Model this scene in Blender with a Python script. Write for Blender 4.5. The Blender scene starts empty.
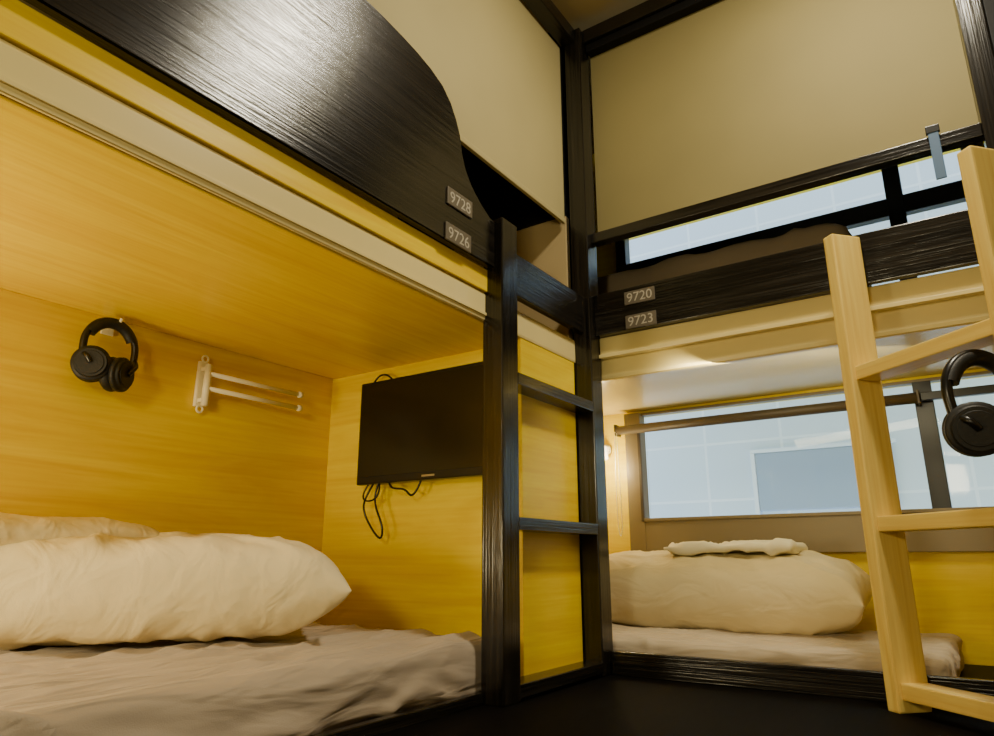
import bpy, bmesh, math, random
from mathutils import Vector, Matrix, noise, Euler
random.seed(3)
C = bpy.context.scene.collection
# ------------------------------------------------------------------ materials
def newmat(name):
    m = bpy.data.materials.new(name); m.use_nodes = True
    nt = m.node_tree; b = nt.nodes['Principled BSDF']
    return m, nt, b
def plain(name, col, rough=.5, metal=0, spec=.5, bump=0, bscale=60, var=0, emis=None, estr=0, sheen=0, wrk=0, wsc=(3,3,3)):
    m, nt, b = newmat(name)
    b.inputs['Base Color'].default_value = (*col, 1)
    b.inputs['Roughness'].default_value = rough
    b.inputs['Metallic'].default_value = metal
    b.inputs['Specular IOR Level'].default_value = spec
    b.inputs['Sheen Weight'].default_value = sheen
    if emis:
        b.inputs['Emission Color'].default_value = (*emis, 1); b.inputs['Emission Strength'].default_value = estr
    tc = nt.nodes.new('ShaderNodeTexCoord')
    n = nt.nodes.new('ShaderNodeTexNoise'); n.inputs['Scale'].default_value = bscale; n.inputs['Detail'].default_value = 5
    nt.links.new(tc.outputs['Object'], n.inputs['Vector'])
    if bump:
        bp = nt.nodes.new('ShaderNodeBump'); bp.inputs['Strength'].default_value = bump; bp.inputs['Distance'].default_value = .004
        nt.links.new(n.outputs['Fac'], bp.inputs['Height']); nt.links.new(bp.outputs['Normal'], b.inputs['Normal'])
        if wrk:
            mp = nt.nodes.new('ShaderNodeMapping'); mp.inputs['Scale'].default_value = wsc; mp.inputs['Rotation'].default_value=(0,0,.35)
            nt.links.new(tc.outputs['Object'], mp.inputs['Vector'])
            n3 = nt.nodes.new('ShaderNodeTexNoise'); n3.inputs['Scale'].default_value = 1; n3.inputs['Detail'].default_value = 2.5; n3.inputs['Distortion'].default_value = .8
            nt.links.new(mp.outputs['Vector'], n3.inputs['Vector'])
            b2 = nt.nodes.new('ShaderNodeBump'); b2.inputs['Strength'].default_value = wrk; b2.inputs['Distance'].default_value = .03
            nt.links.new(n3.outputs['Fac'], b2.inputs['Height']); nt.links.new(b2.outputs['Normal'], bp.inputs['Normal'])
    if var:
        n2 = nt.nodes.new('ShaderNodeTexNoise'); n2.inputs['Scale'].default_value = 2.5
        nt.links.new(tc.outputs['Object'], n2.inputs['Vector'])
        r = nt.nodes.new('ShaderNodeValToRGB')
        r.color_ramp.elements[0].position = .3; r.color_ramp.elements[1].position = .7
        r.color_ramp.elements[0].color = (*[c*(1-var) for c in col], 1); r.color_ramp.elements[1].color = (*col, 1)
        nt.links.new(n2.outputs['Fac'], r.inputs['Fac']); nt.links.new(r.outputs['Color'], b.inputs['Base Color'])
    return m
def wood(name, c1, c2, axis, rough=.45, along=.9, across=9, fine=70, bump=.15, spec=.5, dist=1.2, finemix=.35, lo=.35, hi=.65):
    m, nt, b = newmat(name); N = nt.nodes; L = nt.links
    tc = N.new('ShaderNodeTexCoord')
    def mp(a, c):
        q = N.new('ShaderNodeMapping'); s = [c, c, c]; s[axis] = a; q.inputs['Scale'].default_value = s
        L.new(tc.outputs['Object'], q.inputs['Vector']); return q
    m1 = mp(along, across)
    n1 = N.new('ShaderNodeTexNoise'); n1.inputs['Scale'].default_value = 1; n1.inputs['Detail'].default_value = 6
    n1.inputs['Roughness'].default_value = .6; n1.inputs['Distortion'].default_value = dist
    L.new(m1.outputs['Vector'], n1.inputs['Vector'])
    m2 = mp(along*2, fine)
    n2 = N.new('ShaderNodeTexNoise'); n2.inputs['Scale'].default_value = 1; n2.inputs['Detail'].default_value = 4
    L.new(m2.outputs['Vector'], n2.inputs['Vector'])
    mix = N.new('ShaderNodeMix'); mix.data_type = 'FLOAT'; mix.inputs[0].default_value = finemix
    L.new(n1.outputs['Fac'], mix.inputs[2]); L.new(n2.outputs['Fac'], mix.inputs[3])
    r = N.new('ShaderNodeValToRGB'); e = r.color_ramp.elements
    e[0].position = lo; e[0].color = (*c2, 1); e[1].position = hi; e[1].color = (*c1, 1)
    L.new(mix.outputs[0], r.inputs['Fac']); L.new(r.outputs['Color'], b.inputs['Base Color'])
    bp = N.new('ShaderNodeBump'); bp.inputs['Strength'].default_value = bump; bp.inputs['Distance'].default_value = .003
    L.new(n2.outputs['Fac'], bp.inputs['Height']); L.new(bp.outputs['Normal'], b.inputs['Normal'])
    b.inputs['Roughness'].default_value = rough; b.inputs['Specular IOR Level'].default_value = spec
    return m
woodY_y = wood('yellow_veneer_y', (.95,.72,.010), (.80,.51,.006), 1, rough=.36, spec=.4, dist=2.0, along=.7, across=7)
woodY_x = wood('yellow_veneer_x', (.95,.75,.006), (.82,.57,.004), 0, rough=.40, spec=.35, dist=2.0)
K1=(.030,.025,.018); K2=(.003,.0025,.002)
blk = {a: wood('black_woodgrain_%d'%a, K1, K2, a, rough=.20, along=1.2, across=16, fine=150, bump=.45, dist=.4, finemix=.6, lo=.42, hi=.75, spec=.6) for a in (0,1,2)}
pine = {a: wood('pine_%d'%a, (.94,.72,.20), (.76,.49,.10), a, rough=.4, along=1.3, across=26, fine=90, bump=.1, dist=1.0, lo=.3,hi=.6) for a in (0,1,2)}
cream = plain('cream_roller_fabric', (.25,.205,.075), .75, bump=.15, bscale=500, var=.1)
cream_lit = plain('cream_roller_fabric_lit', (.44,.37,.16), .75, bump=.15, bscale=500, var=.08)  # same fabric as cream; the left blind's brighter lighting is painted into the colour
creamlam = plain('cream_laminate', (.82,.68,.29), .25, var=.05)
beige = plain('beige_paint', (.50,.38,.18), .8, bump=.1, bscale=120, var=.08)
sheet = plain('linen_sheet', (.50,.41,.31), .85, bump=.25, bscale=400, var=.15, sheen=.1, wrk=.9, wsc=(18,2.5,10))
sheetx = plain('linen_sheet_b', (.52,.43,.31), .85, bump=.25, bscale=400, var=.1, sheen=.1, wrk=.8, wsc=(2.5,18,14))
pillowm = plain('pillow_cotton', (.78,.67,.40), .85, bump=.2, bscale=500, wrk=.4, wsc=(6,12,9))
towelm = plain('towel_cotton', (.92,.86,.64), .9, bump=.4, bscale=300)
bedding = plain('brown_bedding', (.22,.17,.11), .8, bump=.2, bscale=200)
blackp = plain('black_plastic', (.006,.006,.006), .3, bump=.05, bscale=300)
blackm = plain('black_matte', (.005,.0045,.004), .6, bump=.1, bscale=80, spec=.2)
screenm = plain('tv_screen', (.005,.005,.0035), .22, spec=.6)
whitep = plain('white_plastic', (.90,.84,.60), .35)
taupe = plain('taupe_frame', (.24,.19,.105), .4, bump=.05)
taupe2 = plain('dark_taupe_tube', (.08,.06,.035), .5, bump=.05)
darkfr = plain('dark_window_frame', (.015,.018,.025), .4)
metal = plain('brushed_metal', (.5,.48,.42), .3, metal=1)
platem = plain('sign_plate', (.12,.10,.07), .4, bump=.1)
textm = plain('sign_text', (.42,.38,.30), .5)
pad = plain('ear_pad', (.010,.010,.009), .55, bump=.2, bscale=150)
bluem = plain('blue_strap', (.06,.12,.22), .6)
floorm = wood('dark_floor', (.004,.003,.0025), (.002,.0015,.001), 1, rough=.7, spec=.05)
lampm = plain('lamp_diffuser', (.9,.85,.7), .4, emis=(1,.8,.5), estr=5)
gm, nt, b = newmat('window_glass')
nt.nodes.remove(b); out = nt.nodes['Material Output']
tr = nt.nodes.new('ShaderNodeBsdfTransparent'); tr.inputs[0].default_value=(.95,.97,1,1)
gl = nt.nodes.new('ShaderNodeBsdfGlossy'); gl.inputs['Roughness'].default_value=.05
fr = nt.nodes.new('ShaderNodeFresnel'); fr.inputs[0].default_value=1.25
mx = nt.nodes.new('ShaderNodeMixShader'); nt.links.new(fr.outputs[0], mx.inputs[0]); nt.links.new(tr.outputs[0], mx.inputs[1]); nt.links.new(gl.outputs[0], mx.inputs[2]); nt.links.new(mx.outputs[0], out.inputs[0])
tilem, nt, b = newmat('exterior_tiles')
tc = nt.nodes.new('ShaderNodeTexCoord'); sp = nt.nodes.new('ShaderNodeSeparateXYZ'); cb = nt.nodes.new('ShaderNodeCombineXYZ')
nt.links.new(tc.outputs['Object'], sp.inputs[0]); nt.links.new(sp.outputs[0], cb.inputs[0]); nt.links.new(sp.outputs[2], cb.inputs[1])
br = nt.nodes.new('ShaderNodeTexBrick'); br.offset=0; br.inputs['Color1'].default_value=(.62,.74,.84,1); br.inputs['Color2'].default_value=(.59,.71,.82,1)
br.inputs['Mortar'].default_value=(.74,.84,.92,1); br.inputs['Scale'].default_value=1; br.inputs['Mortar Size'].default_value=.010
br.inputs['Brick Width'].default_value=.55; br.inputs['Row Height'].default_value=.42
nt.links.new(cb.outputs[0], br.inputs['Vector']); nt.links.new(br.outputs['Color'], b.inputs['Base Color']); b.inputs['Roughness'].default_value=.7
extp = plain('exterior_blue_panel', (.30,.39,.52), .5)
extl = plain('exterior_light_trim', (.72,.82,.90), .5)

# ------------------------------------------------------------------ geometry helpers
def link(o, parent=None, mat=None):
    C.objects.link(o)
    if parent: o.parent = parent
    if mat and hasattr(o.data,'materials'): o.data.materials.append(mat)
    return o
def empty(name):
    o = bpy.data.objects.new(name, None); C.objects.link(o); o.empty_display_size=.1; return o
def frombm(name, bm, mat, parent=None, smooth=False):
    me = bpy.data.meshes.new(name); bmesh.ops.recalc_face_normals(bm, faces=bm.faces); bm.to_mesh(me); bm.free()
    if smooth:
        for p in me.polygons: p.use_smooth = True
    return link(bpy.data.objects.new(name, me), parent, mat)
def addbox(bm, lo, hi, M=None):
    vs = [bm.verts.new(((hi if i&1 else lo)[0], (hi if i&2 else lo)[1], (hi if i&4 else lo)[2])) for i in range(8)]
    if M:
        for v in vs: v.co = M @ v.co
    for f in ((0,1,3,2),(4,6,7,5),(0,4,5,1),(2,3,7,6),(0,2,6,4),(1,5,7,3)): bm.faces.new([vs[i] for i in f])
def boxes(name, lst, mat, parent=None, bevel=.003, M=None):
    bm = bmesh.new()
    for lo, hi in lst: addbox(bm, lo, hi, M)
    if bevel: bmesh.ops.bevel(bm, geom=bm.edges[:], offset=bevel, segments=2, affect='EDGES', profile=.6)
    return frombm(name, bm, mat, parent)
def box(name, lo, hi, mat, parent=None, bevel=.003, M=None): return boxes(name, [(lo,hi)], mat, parent, bevel, M)
def prism(name, pts, x0, x1, mat, parent=None, bevel=.004):
    bm = bmesh.new()
    a = [bm.verts.new((x0,y,z)) for y,z in pts]; c = [bm.verts.new((x1,y,z)) for y,z in pts]
    bm.faces.new(a); bm.faces.new(c[::-1]); n=len(pts)
    for i in range(n): bm.faces.new((a[i],a[(i+1)%n],c[(i+1)%n],c[i]))
    bmesh.ops.recalc_face_normals(bm, faces=bm.faces)
    es=[e for e in bm.edges if abs(e.verts[0].co.x-e.verts[1].co.x)<1e-6]
    if bevel: bmesh.ops.bevel(bm, geom=es, offset=bevel, segments=2, affect='EDGES')
    return frombm(name, bm, mat, parent)
def cyl(name, p0, p1, r, mat, parent=None, seg=24, bevel=0, r2=None):
    p0=Vector(p0); p1=Vector(p1); d=p1-p0
    bm=bmesh.new()
    bmesh.ops.create_cone(bm, cap_ends=True, segments=seg, radius1=r, radius2=r if r2 is None else r2, depth=d.length)
    if bevel:
        es=[e for e in bm.edges if len([f for f in e.link_faces if len(f.verts)>4])]
        bmesh.ops.bevel(bm, geom=es, offset=bevel, segments=3, affect='EDGES')
    q=Vector((0,0,1)).rotation_difference(d.normalized()).to_matrix().to_4x4()
    bmesh.ops.transform(bm, matrix=Matrix.Translation((p0+p1)/2)@q, verts=bm.verts)
    o=frombm(name,bm,mat,parent,True)
    for p in o.data.polygons:
        if len(p.vertices)>4: p.use_smooth=False
    return o
def tube(name, pts, r, mat, parent=None, smooth=True):
    cu=bpy.data.curves.new(name,'CURVE'); cu.dimensions='3D'; cu.bevel_depth=r; cu.bevel_resolution=4; cu.resolution_u=10; cu.use_fill_caps=True
    s=cu.splines.new('NURBS' if smooth else 'POLY'); s.points.add(len(pts)-1)
    for i,p in enumerate(pts): s.points[i].co=(*p,1)
    if smooth: s.order_u=4; s.use_endpoint_u=True
    return link(bpy.data.objects.new(name,cu),parent,mat)
def torus(name, c, axis, R, r, mat, parent=None, sy=1):
    bm=bmesh.new(); q=Vector((0,0,1)).rotation_difference(Vector(axis).normalized()).to_matrix(); n,m=32,12; V=[]
    for i in range(n):
        a=2*math.pi*i/n; row=[]
        for j in range(m):
            t=2*math.pi*j/m
            p=Vector(((R+r*math.cos(t))*math.cos(a),(R+r*math.cos(t))*math.sin(a)*sy,r*math.sin(t)))
            row.append(bm.verts.new(q@p+Vector(c)))
        V.append(row)
    for i in range(n):
        for j in range(m): bm.faces.new((V[i][j],V[(i+1)%n][j],V[(i+1)%n][(j+1)%m],V[i][(j+1)%m]))
    return frombm(name,bm,mat,parent,True)
def softbox(name, lo, hi, r, step, mat, fn=None, parent=None):
    lo=Vector(lo); hi=Vector(hi); bm=bmesh.new(); S=hi-lo; n=[max(2,int(S[i]/step)) for i in range(3)]
    for ax in range(3):
        u,v=[i for i in range(3) if i!=ax]
        for side in (0,1):
            g=[]
            for i in range(n[u]+1):
                row=[]
                for j in range(n[v]+1):
                    p=Vector((0,0,0)); p[ax]=(hi if side else lo)[ax]; p[u]=lo[u]+S[u]*i/n[u]; p[v]=lo[v]+S[v]*j/n[v]
                    row.append(bm.verts.new(p))
                g.append(row)
            for i in range(n[u]):
                for j in range(n[v]): bm.faces.new((g[i][j],g[i+1][j],g[i+1][j+1],g[i][j+1]))
    bmesh.ops.remove_doubles(bm,verts=bm.verts,dist=1e-4)
    for v in bm.verts:
        q=Vector([min(max(v.co[i],lo[i]+r),hi[i]-r) for i in range(3)]); d=v.co-q
        if d.length>1e-6: v.co=q+d.normalized()*r
        if fn: v.co=fn(v.co.copy(), d.normalized() if d.length>1e-6 else Vector((0,0,1)))
    return frombm(name,bm,mat,parent,True)
def pillow(name, L, W, H, loc, rot, mat, seed=0, n=110, wr=.012, ex=5, lim=None, parent=None, et=3):
    """plump cushion; lim=(axis,sign,value,zmin) squashes it against a wall / the mattress"""
    bm=bmesh.new()
    Mx=Matrix.Translation(loc)@Euler(rot).to_matrix().to_4x4()
    def P(s,t,side):
        k=(max(0,1-abs(s)**ex))**.5*(max(0,1-abs(t)**et))**.5
        x=L/2*s*(1-.03*(1-t*t)*abs(s)); y=W/2*t*(1-.05*(1-s*s)*abs(t))
        h=H/2*k
        w=noise.noise(Vector((x*4+seed*7,y*4,side*3)))*.9+ noise.noise(Vector((x*5+seed,y*16+x*8,side)))*.5+noise.noise(Vector((x*18-y*9,y*5,seed+side)))*.35
        rd=1-abs(noise.noise(Vector((x*6+y*4+seed,y*8-x*2,side*2))))*3.5
        h+= wr*(w+max(0,rd)*.9)*min(1,k*3)
        return Vector((x,y,side*h))
    for side in (1,-1):
        g=[[bm.verts.new(P(math.sin(math.pi/2*(-1+2*i/n)),math.sin(math.pi/2*(-1+2*j/n)),side)) for j in range(n+1)] for i in range(n+1)]
        for i in range(n):
            for j in range(n): bm.faces.new((g[i][j],g[i+1][j],g[i+1][j+1],g[i][j+1]))
    bmesh.ops.remove_doubles(bm,verts=bm.verts,dist=2e-4)
    c0=Vector(loc)
    for v in bm.verts:
        p=Mx@v.co
        if lim:
            ax,sg,val,zm=lim
            if (p[ax]-val)*sg>0: p[ax]=val+ (p[ax]-val)*.02
            if p.z<zm: p.z=zm+(p.z-zm)*.05
        v.co=p-c0
    o=frombm(name,bm,mat,parent,True); o.location=loc; return o

ZF=-.408; ZC=2.46
# ------------------------------------------------------------------ room
box('floor',(-2.45,-1.6,ZF-.05),(1.85,3.6,ZF),floorm,bevel=0)
box('ceiling',(-2.45,-1.6,ZC),(1.85,3.6,ZC+.05),beige,bevel=0)
box('wall_left',(-2.45,-1.6,ZF),(-2.32,3.6,ZC),beige,bevel=0)
box('wall_right',(1.75,-1.6,ZF),(1.85,3.6,ZC),beige,bevel=0)
box('wall_front',(-2.32,-1.6,ZF),(1.75,-1.5,ZC),beige,bevel=0)
WL,WR=-1.53,.235
boxes('wall_back',[((-2.32,3.5,ZF),(WL,3.6,ZC)),((WR,3.5,ZF),(1.75,3.6,ZC)),((WL,3.5,ZF),(WR,3.6,.03)),((WL,3.5,.765),(WR,3.6,1.15)),((WL,3.5,1.86),(WR,3.6,ZC))],woodY_x,bevel=0)

# ------------------------------------------------------------------ left bunk
B=empty('bunk_bed')
FX=-1.275
box('back_panel',(-2.31,-.3,ZF),(-2.28,2.06,.77),woodY_y,B)
box('end_panel',(-2.28,2.03,ZF),(FX-.032,2.06,.77),woodY_x,B)
box('corner_panel',(FX-.03,2.015,ZF),(FX-.005,2.42,.80),woodY_y,B)
box('head_panel',(-2.28,-.3,ZF),(FX-.005,-.27,.77),woodY_x,B)
box('upper_deck',(-2.31,-.3,.77),(FX-.015,2.43,.81),woodY_y,B)
box('gold_fascia',(FX-.014,-.3,.875),(FX+.008,1.79,.955),woodY_y,B)
box('blind_cassette',(FX-.014,-.3,.775),(FX+.0,2.43,.873),creamlam,B,.01)
box('cassette_lip',(FX+.0,-.3,.79),(FX+.006,1.79,.80),creamlam,B,.001)
box('bed_base',(-2.28,-.27,ZF),(-1.30,2.0,-.395),blackm,B)
box('base_kick',(-1.30,-.3,ZF),(-1.275,1.79,-.375),blk[1],B)
pts=[(-.3,.955),(1.79,.955),(1.79,1.13),(1.76,1.135),(1.706,1.165),(1.655,1.205),(1.62,1.25),(1.60,1.30),(1.588,1.36),(1.565,1.41),(1.535,1.455),(1.49,1.495),(1.43,1.52),(1.36,1.537),(1.293,1.547),(1.2,1.557),(1.1,1.562),(.8,1.565),(-.3,1.565)]
prism('guard_panel',pts,-1.265,-1.238,blk[1],B)
box('link_rail',(-1.265,1.885,.90),(-1.235,2.43,1.06),blk[1],B)
box('post_corner',(-1.285,2.43,ZF),(-1.205,2.52,2.40),blk[2],B,.005)
box('post_near',(-1.29,-.37,ZF),(-1.22,-.3,2.40),blk[2],B,.005)
box('header',(-1.30,-.3,2.33),(-1.23,2.43,2.40),blk[1],B)
box('upper_end_wall',(-2.31,2.44,.81),(-1.31,2.47,1.46),beige,B)
box('upper_end_header',(-2.31,2.43,1.46),(-1.31,2.47,2.45),blackm,B)
softbox('upper_mattress',(-2.27,-.25,.812),(-1.31,1.9,.96),.03,.05,sheet,None,B)
Ld=empty('ladder')
box('stile',(-1.285,1.785,ZF),(-1.205,1.88,1.14),blk[2],Ld,.005)
boxes('rungs',[((-1.285,1.878,z-.02),(-1.205,2.432,z+.02)) for z in (.585,.11,-.378)],blk[1],Ld,.003)
def blind(name, axis, a0,a1,p,z0,z1,cm):
    R=empty(name)
    def bx(n,a,b,t0,t1,za,zb,m,bv=.002):
        if axis==1: box(n,(p+t0,a,za),(p+t1,b,zb),m,R,bv)
        else: box(n,(a,p+t0,za),(b,p+t1,zb),m,R,bv)
    bx('fabric',a0,a1,-.002,.002,z0,z1,cm,0)
    bx('hem_bar',a0,a1,-.008,.008,z0-.012,z0+.012,cm,.004)
    bx('top_cassette',a0,a1,-.05,.0,z1-.04,z1,blackm,.004)
    return R
blind('roller_blind',1,-.29,2.425,-1.31,1.425,2.33,cream_lit)
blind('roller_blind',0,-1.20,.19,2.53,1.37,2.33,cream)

# ------------------------------------------------------------------ right bunk
R=empty('bunk_bed')
box('front_rail',(-1.204,2.47,.89),(.19,2.50,1.07),blk[0],R)
box('screen_bar',(-1.204,2.47,1.31),(.19,2.52,1.355),blk[0],R)
box('header',(-1.204,2.46,2.33),(.19,2.53,2.40),blk[0],R)
box('post_right',(.19,2.45,ZF),(.26,2.52,2.44),blk[2],R,.005)
box('deck',(-1.95,2.58,.78),(.26,3.49,.81),creamlam,R)
box('blind_cassette',(-1.204,2.505,.80),(.19,2.53,.89),creamlam,R,.008)
box('inner_roller',(-1.29,2.53,.715),(.19,2.58,.81),creamlam,R,.015)
box('cassette_lip',(-1.204,2.495,.80),(.19,2.505,.815),creamlam,R,.002)
box('end_panel',(.262,2.53,ZF),(.29,3.49,.81),woodY_y,R)
box('end_panel_upper',(.262,2.53,.812),(.29,3.49,2.44),blackm,R)
box('side_return',(.262,2.46,.812),(.8,2.49,2.44),blackm,R)
box('far_end_panel',(-1.98,2.53,ZF),(-1.952,3.49,2.44),woodY_y,R)
box('closing_panel',(-1.95,2.50,ZF),(-1.30,2.528,2.44),blackm,R)
box('bed_base',(-1.95,2.53,ZF),(.26,3.49,-.40),blackm,R)
box('base_kick',(-1.20,2.49,ZF),(.19,2.518,-.325),blk[0],R)
box('upper_back_panel_low',(-1.95,3.46,.812),(.26,3.495,1.14),blackm,R)

# ------------------------------------------------------------------ windows
def window(name,zl,zh,fm,stile,rail,mull,mm,hbars=()):
    W=empty(name)
    L=[((WL,3.45,zl),(WL+stile,3.52,zh)),((WR-stile,3.45,zl),(WR,3.52,zh)),((WL+stile,3.45,zl),(WR-stile,3.52,zl+rail)),((WL+stile,3.47,zh-.015),(WR-stile,3.52,zh))]
    boxes('frame',L,fm,W,.004)
    mb=[((x-.035,3.455,zl+rail),(x+.035,3.515,zh-.015)) for x in mull]
    mb+=[((WL+stile,3.46,z-h),(WR-stile,3.51,z+h)) for z,h in hbars]
    if mb: boxes('mullion',mb,mm,W,.003)
    box('glass',(WL+stile,3.53,zl+rail-.01),(WR-stile,3.534,zh),gm,W,0)
    return W
W1=window('window_1',.03,.765,taupe,.09,.17,(-.13,),darkfr)
box('inner_sill',(WL+.09,3.44,.19),(WR-.09,3.449,.205),taupe,W1,.002)
box('inner_stile',(WL+.075,3.44,.19),(WL+.09,3.449,.66),taupe2,W1,.002)
cyl('blind_tube',(WL-.02,3.40,.668),(-.15,3.40,.668),.024,taupe2,W1)
boxes('tube_bracket',[((WL-.03,3.38,.64),(WL-.02,3.45,.70)),((-.15,3.38,.64),(-.14,3.45,.70))],taupe2,W1)
box('dark_bar',(-.138,3.40,.655),(WR,3.43,.69),darkfr,W1)
tube('pull_cord',[(WL-.025,3.38,.66),(WL-.03,3.375,.4),(WL-.03,3.375,.15),(WL-.015,3.375,.1),(WL,3.375,.15),(WL-.01,3.38,.4),(WL-.015,3.38,.65)],.002,whitep,W1)
W2=window('window_2',1.15,1.86,darkfr,.06,.06,(-.11,),darkfr,((1.60,.045),))
E=empty('neighbouring_building')
box('facade',(-5,5.2,-1),(4,5.35,3.0),tilem,E,0)
box('facade_panel',(-1.29,5.17,.33),(-.42,5.199,.74),extp,E,.01)
boxes('facade_panel_trim',[((-1.32,5.165,.74),(-.39,5.199,.765)),((-1.32,5.165,.305),(-1.29,5.199,.74))],extl,E,.004)

# ------------------------------------------------------------------ mattresses & bedding
def wrinkle(amp,kx,ky,seed):
    def f(p,nr):
        w=noise.noise(Vector((p.x*kx+seed,p.y*ky,p.z*6)))
        a=noise.noise(Vector((p.x*1.5,p.y*1.5,seed)))*1.6
        r1=max(0,1-abs(noise.noise(Vector((p.x*kx*.9+a,p.y*ky*.8+a,p.z*5+seed*2))))*6)
        r2=max(0,1-abs(noise.noise(Vector((p.x*kx*1.7-a*1.3,p.y*ky*1.5,p.z*9+seed*3))))*4)
        return p+nr*amp*(w*.8+r1*1.1+r2*.6-.4)
    return f
softbox('mattress',(-2.262,-.2,-.393),(-1.305,1.90,-.232),.04,.011,sheet,wrinkle(.012,8,2.0,1))
softbox('mattress',(-1.94,2.56,-.396),(-.14,3.43,-.285),.03,.011,sheetx,wrinkle(.009,2.2,7,4))
pillow('pillow',1.20,.40,.27,(-2.0,1.07,-.072),(math.radians(4),0,math.radians(56)),pillowm,1,lim=(0,-1,-2.268,-.225),et=4.5)
pillow('pillow',.74,.30,.10,(-2.13,.80,.062),(0,0,math.radians(86)),pillowm,5,50,.006,lim=(0,-1,-2.268,-.2))
pillow('pillow',1.32,.48,.31,(-1.06,3.16,-.13),(math.radians(8),0,0),pillowm,2,lim=(1,1,3.435,-.283),et=4)
softbox('folded_towel',(-1.19,3.0,.032),(-.64,3.32,.064),.014,.012,towelm,wrinkle(.014,6,6,7))
softbox('folded_duvet',(-1.5,2.75,.812),(-.25,3.4,1.30),.08,.04,bedding,wrinkle(.012,5,5,2))

# ------------------------------------------------------------------ television
T=empty('television')
tx0,tx1,tz0,tz1=-2.02,-1.315,.282,.695
box('body',(tx0,1.955,tz0),(tx1,1.985,tz1),blackp,T,.006)
box('rear_housing',(tx0+.12,1.985,tz0+.05),(tx1-.12,2.01,tz1-.1),blackp,T,.006)
box('wall_mount',(-1.75,2.008,.42),(-1.55,2.029,.58),blackm,T,.003)
box('screen',(tx0+.014,1.952,tz0+.03),(tx1-.014,1.9545,tz1-.014),screenm,T,0)
box('logo',(-1.68,1.9525,tz0+.012),(-1.62,1.9545,tz0+.019),metal,T,0)
tube('cable_loop',[(-1.93,1.97,.30),(-1.93,1.93,.24),(-1.99,1.95,.20),(-1.92,1.96,.10),(-1.87,1.96,.06),(-1.86,1.95,.14),(-1.93,1.95,.22),(-1.90,1.96,.29)],.004,blackp,T)
tube('cable_side',[(-1.86,1.97,.30),(-1.84,1.95,.25),(-1.76,1.96,.27),(-1.74,1.96,.21),(-1.70,1.96,.25),(-1.69,1.97,.30)],.004,blackp,T)
tube('cable_ring',[(-1.96,1.97,.29),(-2.0,1.95,.23),(-1.93,1.95,.20),(-1.88,1.95,.24),(-1.91,1.97,.29)],.0035,blackp,T)
tube('cable_top',[(-1.99,1.99,.69),(-1.97,2.0,.75),(-1.92,2.0,.74),(-1.88,1.99,.70)],.004,blackp,T)
# ------------------------------------------------------------------ headphones
def headphones(loc, rot, s0=1):
    H=empty('headphones')
    arc=[(0,.074*math.cos(a),.0+.082*math.sin(a)) for a in [math.pi*i/14 for i in range(15)]]
    tube('headband',[(0,.072,-.04)]+arc+[(0,-.072,-.04)],.010,blackp,H)
    tube('headband_pad',[(0,y*.90,z*.90) for _,y,z in arc[2:13]],.015,pad,H)
    for s,c in ((1,Vector((.020,.022,-.078))),(-1,Vector((.008,-.046,-.060)))):
        ax=Vector((.82,.5*s,-.05)).normalized()
        cyl('ear_cup',c-ax*.004,c+ax*.028,.050,pad,H,32,.010)
        cyl('cup_cap',c+ax*.028,c+ax*.031,.033,pad,H,32,.001)
        torus('ear_pad',c-ax*.014,ax,.034,.017,pad,H)
        tube('yoke',[(0,.074*s,-.02),(c.x+.01,.072*s,-.05),tuple(c+ax*.034+Vector((0,.02*s,.03))),tuple(c+ax*.034)],.007,blackp,H)
    H.location=loc; H.rotation_euler=rot; H.scale=(s0,)*3; return H
headphones((-2.21,1.035,.65),(0,0,0),1.1)
hk=empty('wall_hook')
box('hook_plate',(-2.279,1.03,.71),(-2.272,1.07,.765),whitep,hk,.002)
tube('hook_arm',[(-2.275,1.05,.738),(-2.24,1.05,.728),(-2.205,1.05,.725),(-2.192,1.05,.75)],.005,whitep,hk)
headphones((.052,2.105,.40),(math.radians(8),0,math.radians(-50)),1.35)
# ------------------------------------------------------------------ towel rack
K=empty('towel_rack')
box('base',(-2.279,1.38,.53),(-2.262,1.415,.70),whitep,K,.005)
cyl('pivot',(-2.235,1.40,.53),(-2.235,1.40,.685),.013,whitep,K,20,.003)
boxes('pivot_bracket',[((-2.265,1.388,.545),(-2.235,1.412,.56)),((-2.265,1.388,.66),(-2.235,1.412,.675))],whitep,K)
for i,z in enumerate((.65,.595)):
    cyl('arm_%d'%i,(-2.232,1.40,z),(-2.21,1.80,z-.005),.009,whitep,K,16)
    cyl('arm_tip_%d'%i,(-2.21,1.79,z-.005),(-2.209,1.812,z-.005),.013,whitep,K,16,.003)
torus('top_ring',(-2.262,1.40,.71),(1,0,0),.012,.004,whitep,K)
torus('low_ring',(-2.262,1.40,.522),(1,0,0),.012,.004,whitep,K)
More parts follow.
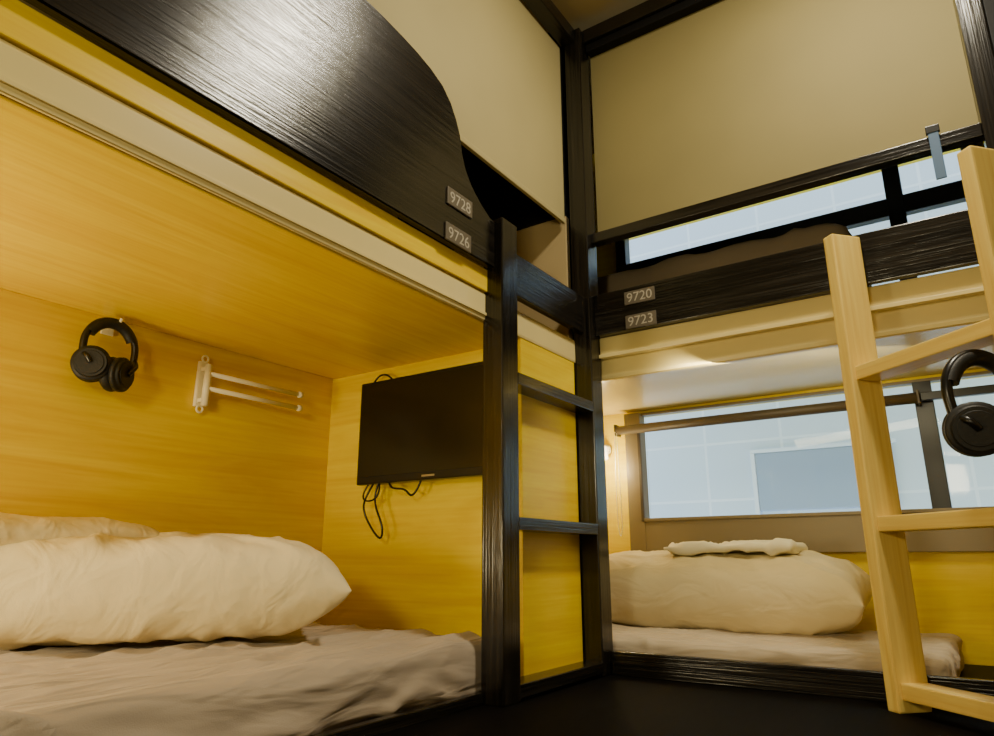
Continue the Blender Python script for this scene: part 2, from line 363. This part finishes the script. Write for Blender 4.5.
# ------------------------------------------------------------------ yellow ladder
Y=empty('ladder')
P1=Vector((-.245,2.385,0)); P2=Vector((.142,2.04,0)); u=(P2-P1).normalized(); n=Vector((-u.y,u.x,0)); ln=(P2-P1).length
M=Matrix(((u.x,n.x,0,P1.x),(u.y,n.y,0,P1.y),(0,0,1,0),(0,0,0,1)))
for k,xx in enumerate((0,ln)):
    box('stile_%d'%k,(xx-.022,-.055,ZF),(xx+.022,.055,1.035),pine[2],Y,.006,M)
rg=boxes('rungs',[((.022,-.04,z-.022),(ln-.022,.04,z+.022)) for z in (.558,.10,-.352)],pine[0],Y,.004)
rg.matrix_local=M
def sign(txt,c,side):
    S=empty('room_number_sign'); x,y,z=c
    if side=='L':
        box('plate',(x,y-.065,z-.030),(x+.006,y+.065,z+.030),platem,S,.002); rot=(math.pi/2,0,math.pi/2); loc=(x+.0065,y,z-.02)
    else:
        box('plate',(x-.065,y-.006,z-.028),(x+.065,y,z+.028),platem,S,.002); rot=(math.pi/2,0,0); loc=(x,y-.0065,z-.018)
    f=bpy.data.curves.new('number','FONT'); f.body=txt; f.size=.055; f.align_x='CENTER'; f.extrude=.0004
    o=link(bpy.data.objects.new('number',f),S,textm); o.location=loc; o.rotation_euler=rot
sign('9728',(-1.238,1.585,1.11),'L'); sign('9726',(-1.238,1.58,.985),'L')
sign('9720',(-1.0,2.47,1.022),'R'); sign('9723',(-1.0,2.47,.92),'R')
S=empty('hanging_strap')
box('band',(.045,2.455,1.19),(.075,2.462,1.37),bluem,S,.002)
box('clip',(.04,2.452,1.36),(.08,2.469,1.385),blackp,S,.002)
Lp=empty('reading_lamp')
cyl('mount',(-1.66,3.499,.585),(-1.66,3.47,.585),.03,whitep,Lp,24,.004)
cyl('shade',(-1.66,3.45,.60),(-1.66,3.44,.53),.018,lampm,Lp,24,.003,.03)
tube('neck',[(-1.66,3.475,.585),(-1.66,3.46,.60),(-1.66,3.45,.60)],.006,whitep,Lp)
CL=empty('ceiling_light')
cyl('housing',(0,1.7,ZC),(0,1.7,ZC-.03),.17,whitep,CL,40,.006)

# ------------------------------------------------------------------ lights
def area(name,loc,target,size,power,col,sy=None):
    l=bpy.data.lights.new(name,'AREA'); l.energy=power; l.color=col; l.size=size
    if sy: l.shape='RECTANGLE'; l.size_y=sy
    o=bpy.data.objects.new(name,l); C.objects.link(o); o.location=loc
    o.rotation_euler=(Vector(target)-Vector(loc)).to_track_quat('-Z','Y').to_euler(); return o
warm=(1,.86,.52)
area('ceiling_lamp_light',(0,1.7,ZC-.04),(-.4,1.6,0),.3,60,(1,.90,.68))
area('aisle_fill_light',(-.25,-1.4,.85),(-1.5,2.0,.0),.4,29,warm)  # added warm fill from behind the camera, no fixture there
area('bunk_light',(-1.85,-.22,.10),(-1.75,1.7,.9),.35,15,(1,.84,.50),.4)
area('right_bunk_light',(-.5,2.66,.70),(-.8,3.2,.3),.9,4,warm,.05)
l=bpy.data.lights.new('reading_lamp_bulb','POINT'); l.energy=6; l.color=(1,.80,.45); l.shadow_soft_size=.03
o=bpy.data.objects.new('reading_lamp_bulb',l); C.objects.link(o); o.location=(-1.62,3.32,.48)
w=bpy.data.worlds.new('World'); bpy.context.scene.world=w; w.use_nodes=True
w.node_tree.nodes['Background'].inputs[0].default_value=(.74,.87,1,1); w.node_tree.nodes['Background'].inputs[1].default_value=2.5

# ------------------------------------------------------------------ camera
cam=bpy.data.cameras.new('camera'); cam.sensor_width=36; cam.lens=25.0; cam.clip_start=.02
co=bpy.data.objects.new('camera',cam); C.objects.link(co); co.location=(0,0,0)
co.rotation_euler=(math.radians(90+15.5),0,math.radians(34.5))
bpy.context.scene.camera=co
for o in bpy.data.objects:
    if o.parent is None: o.location.z+=.408
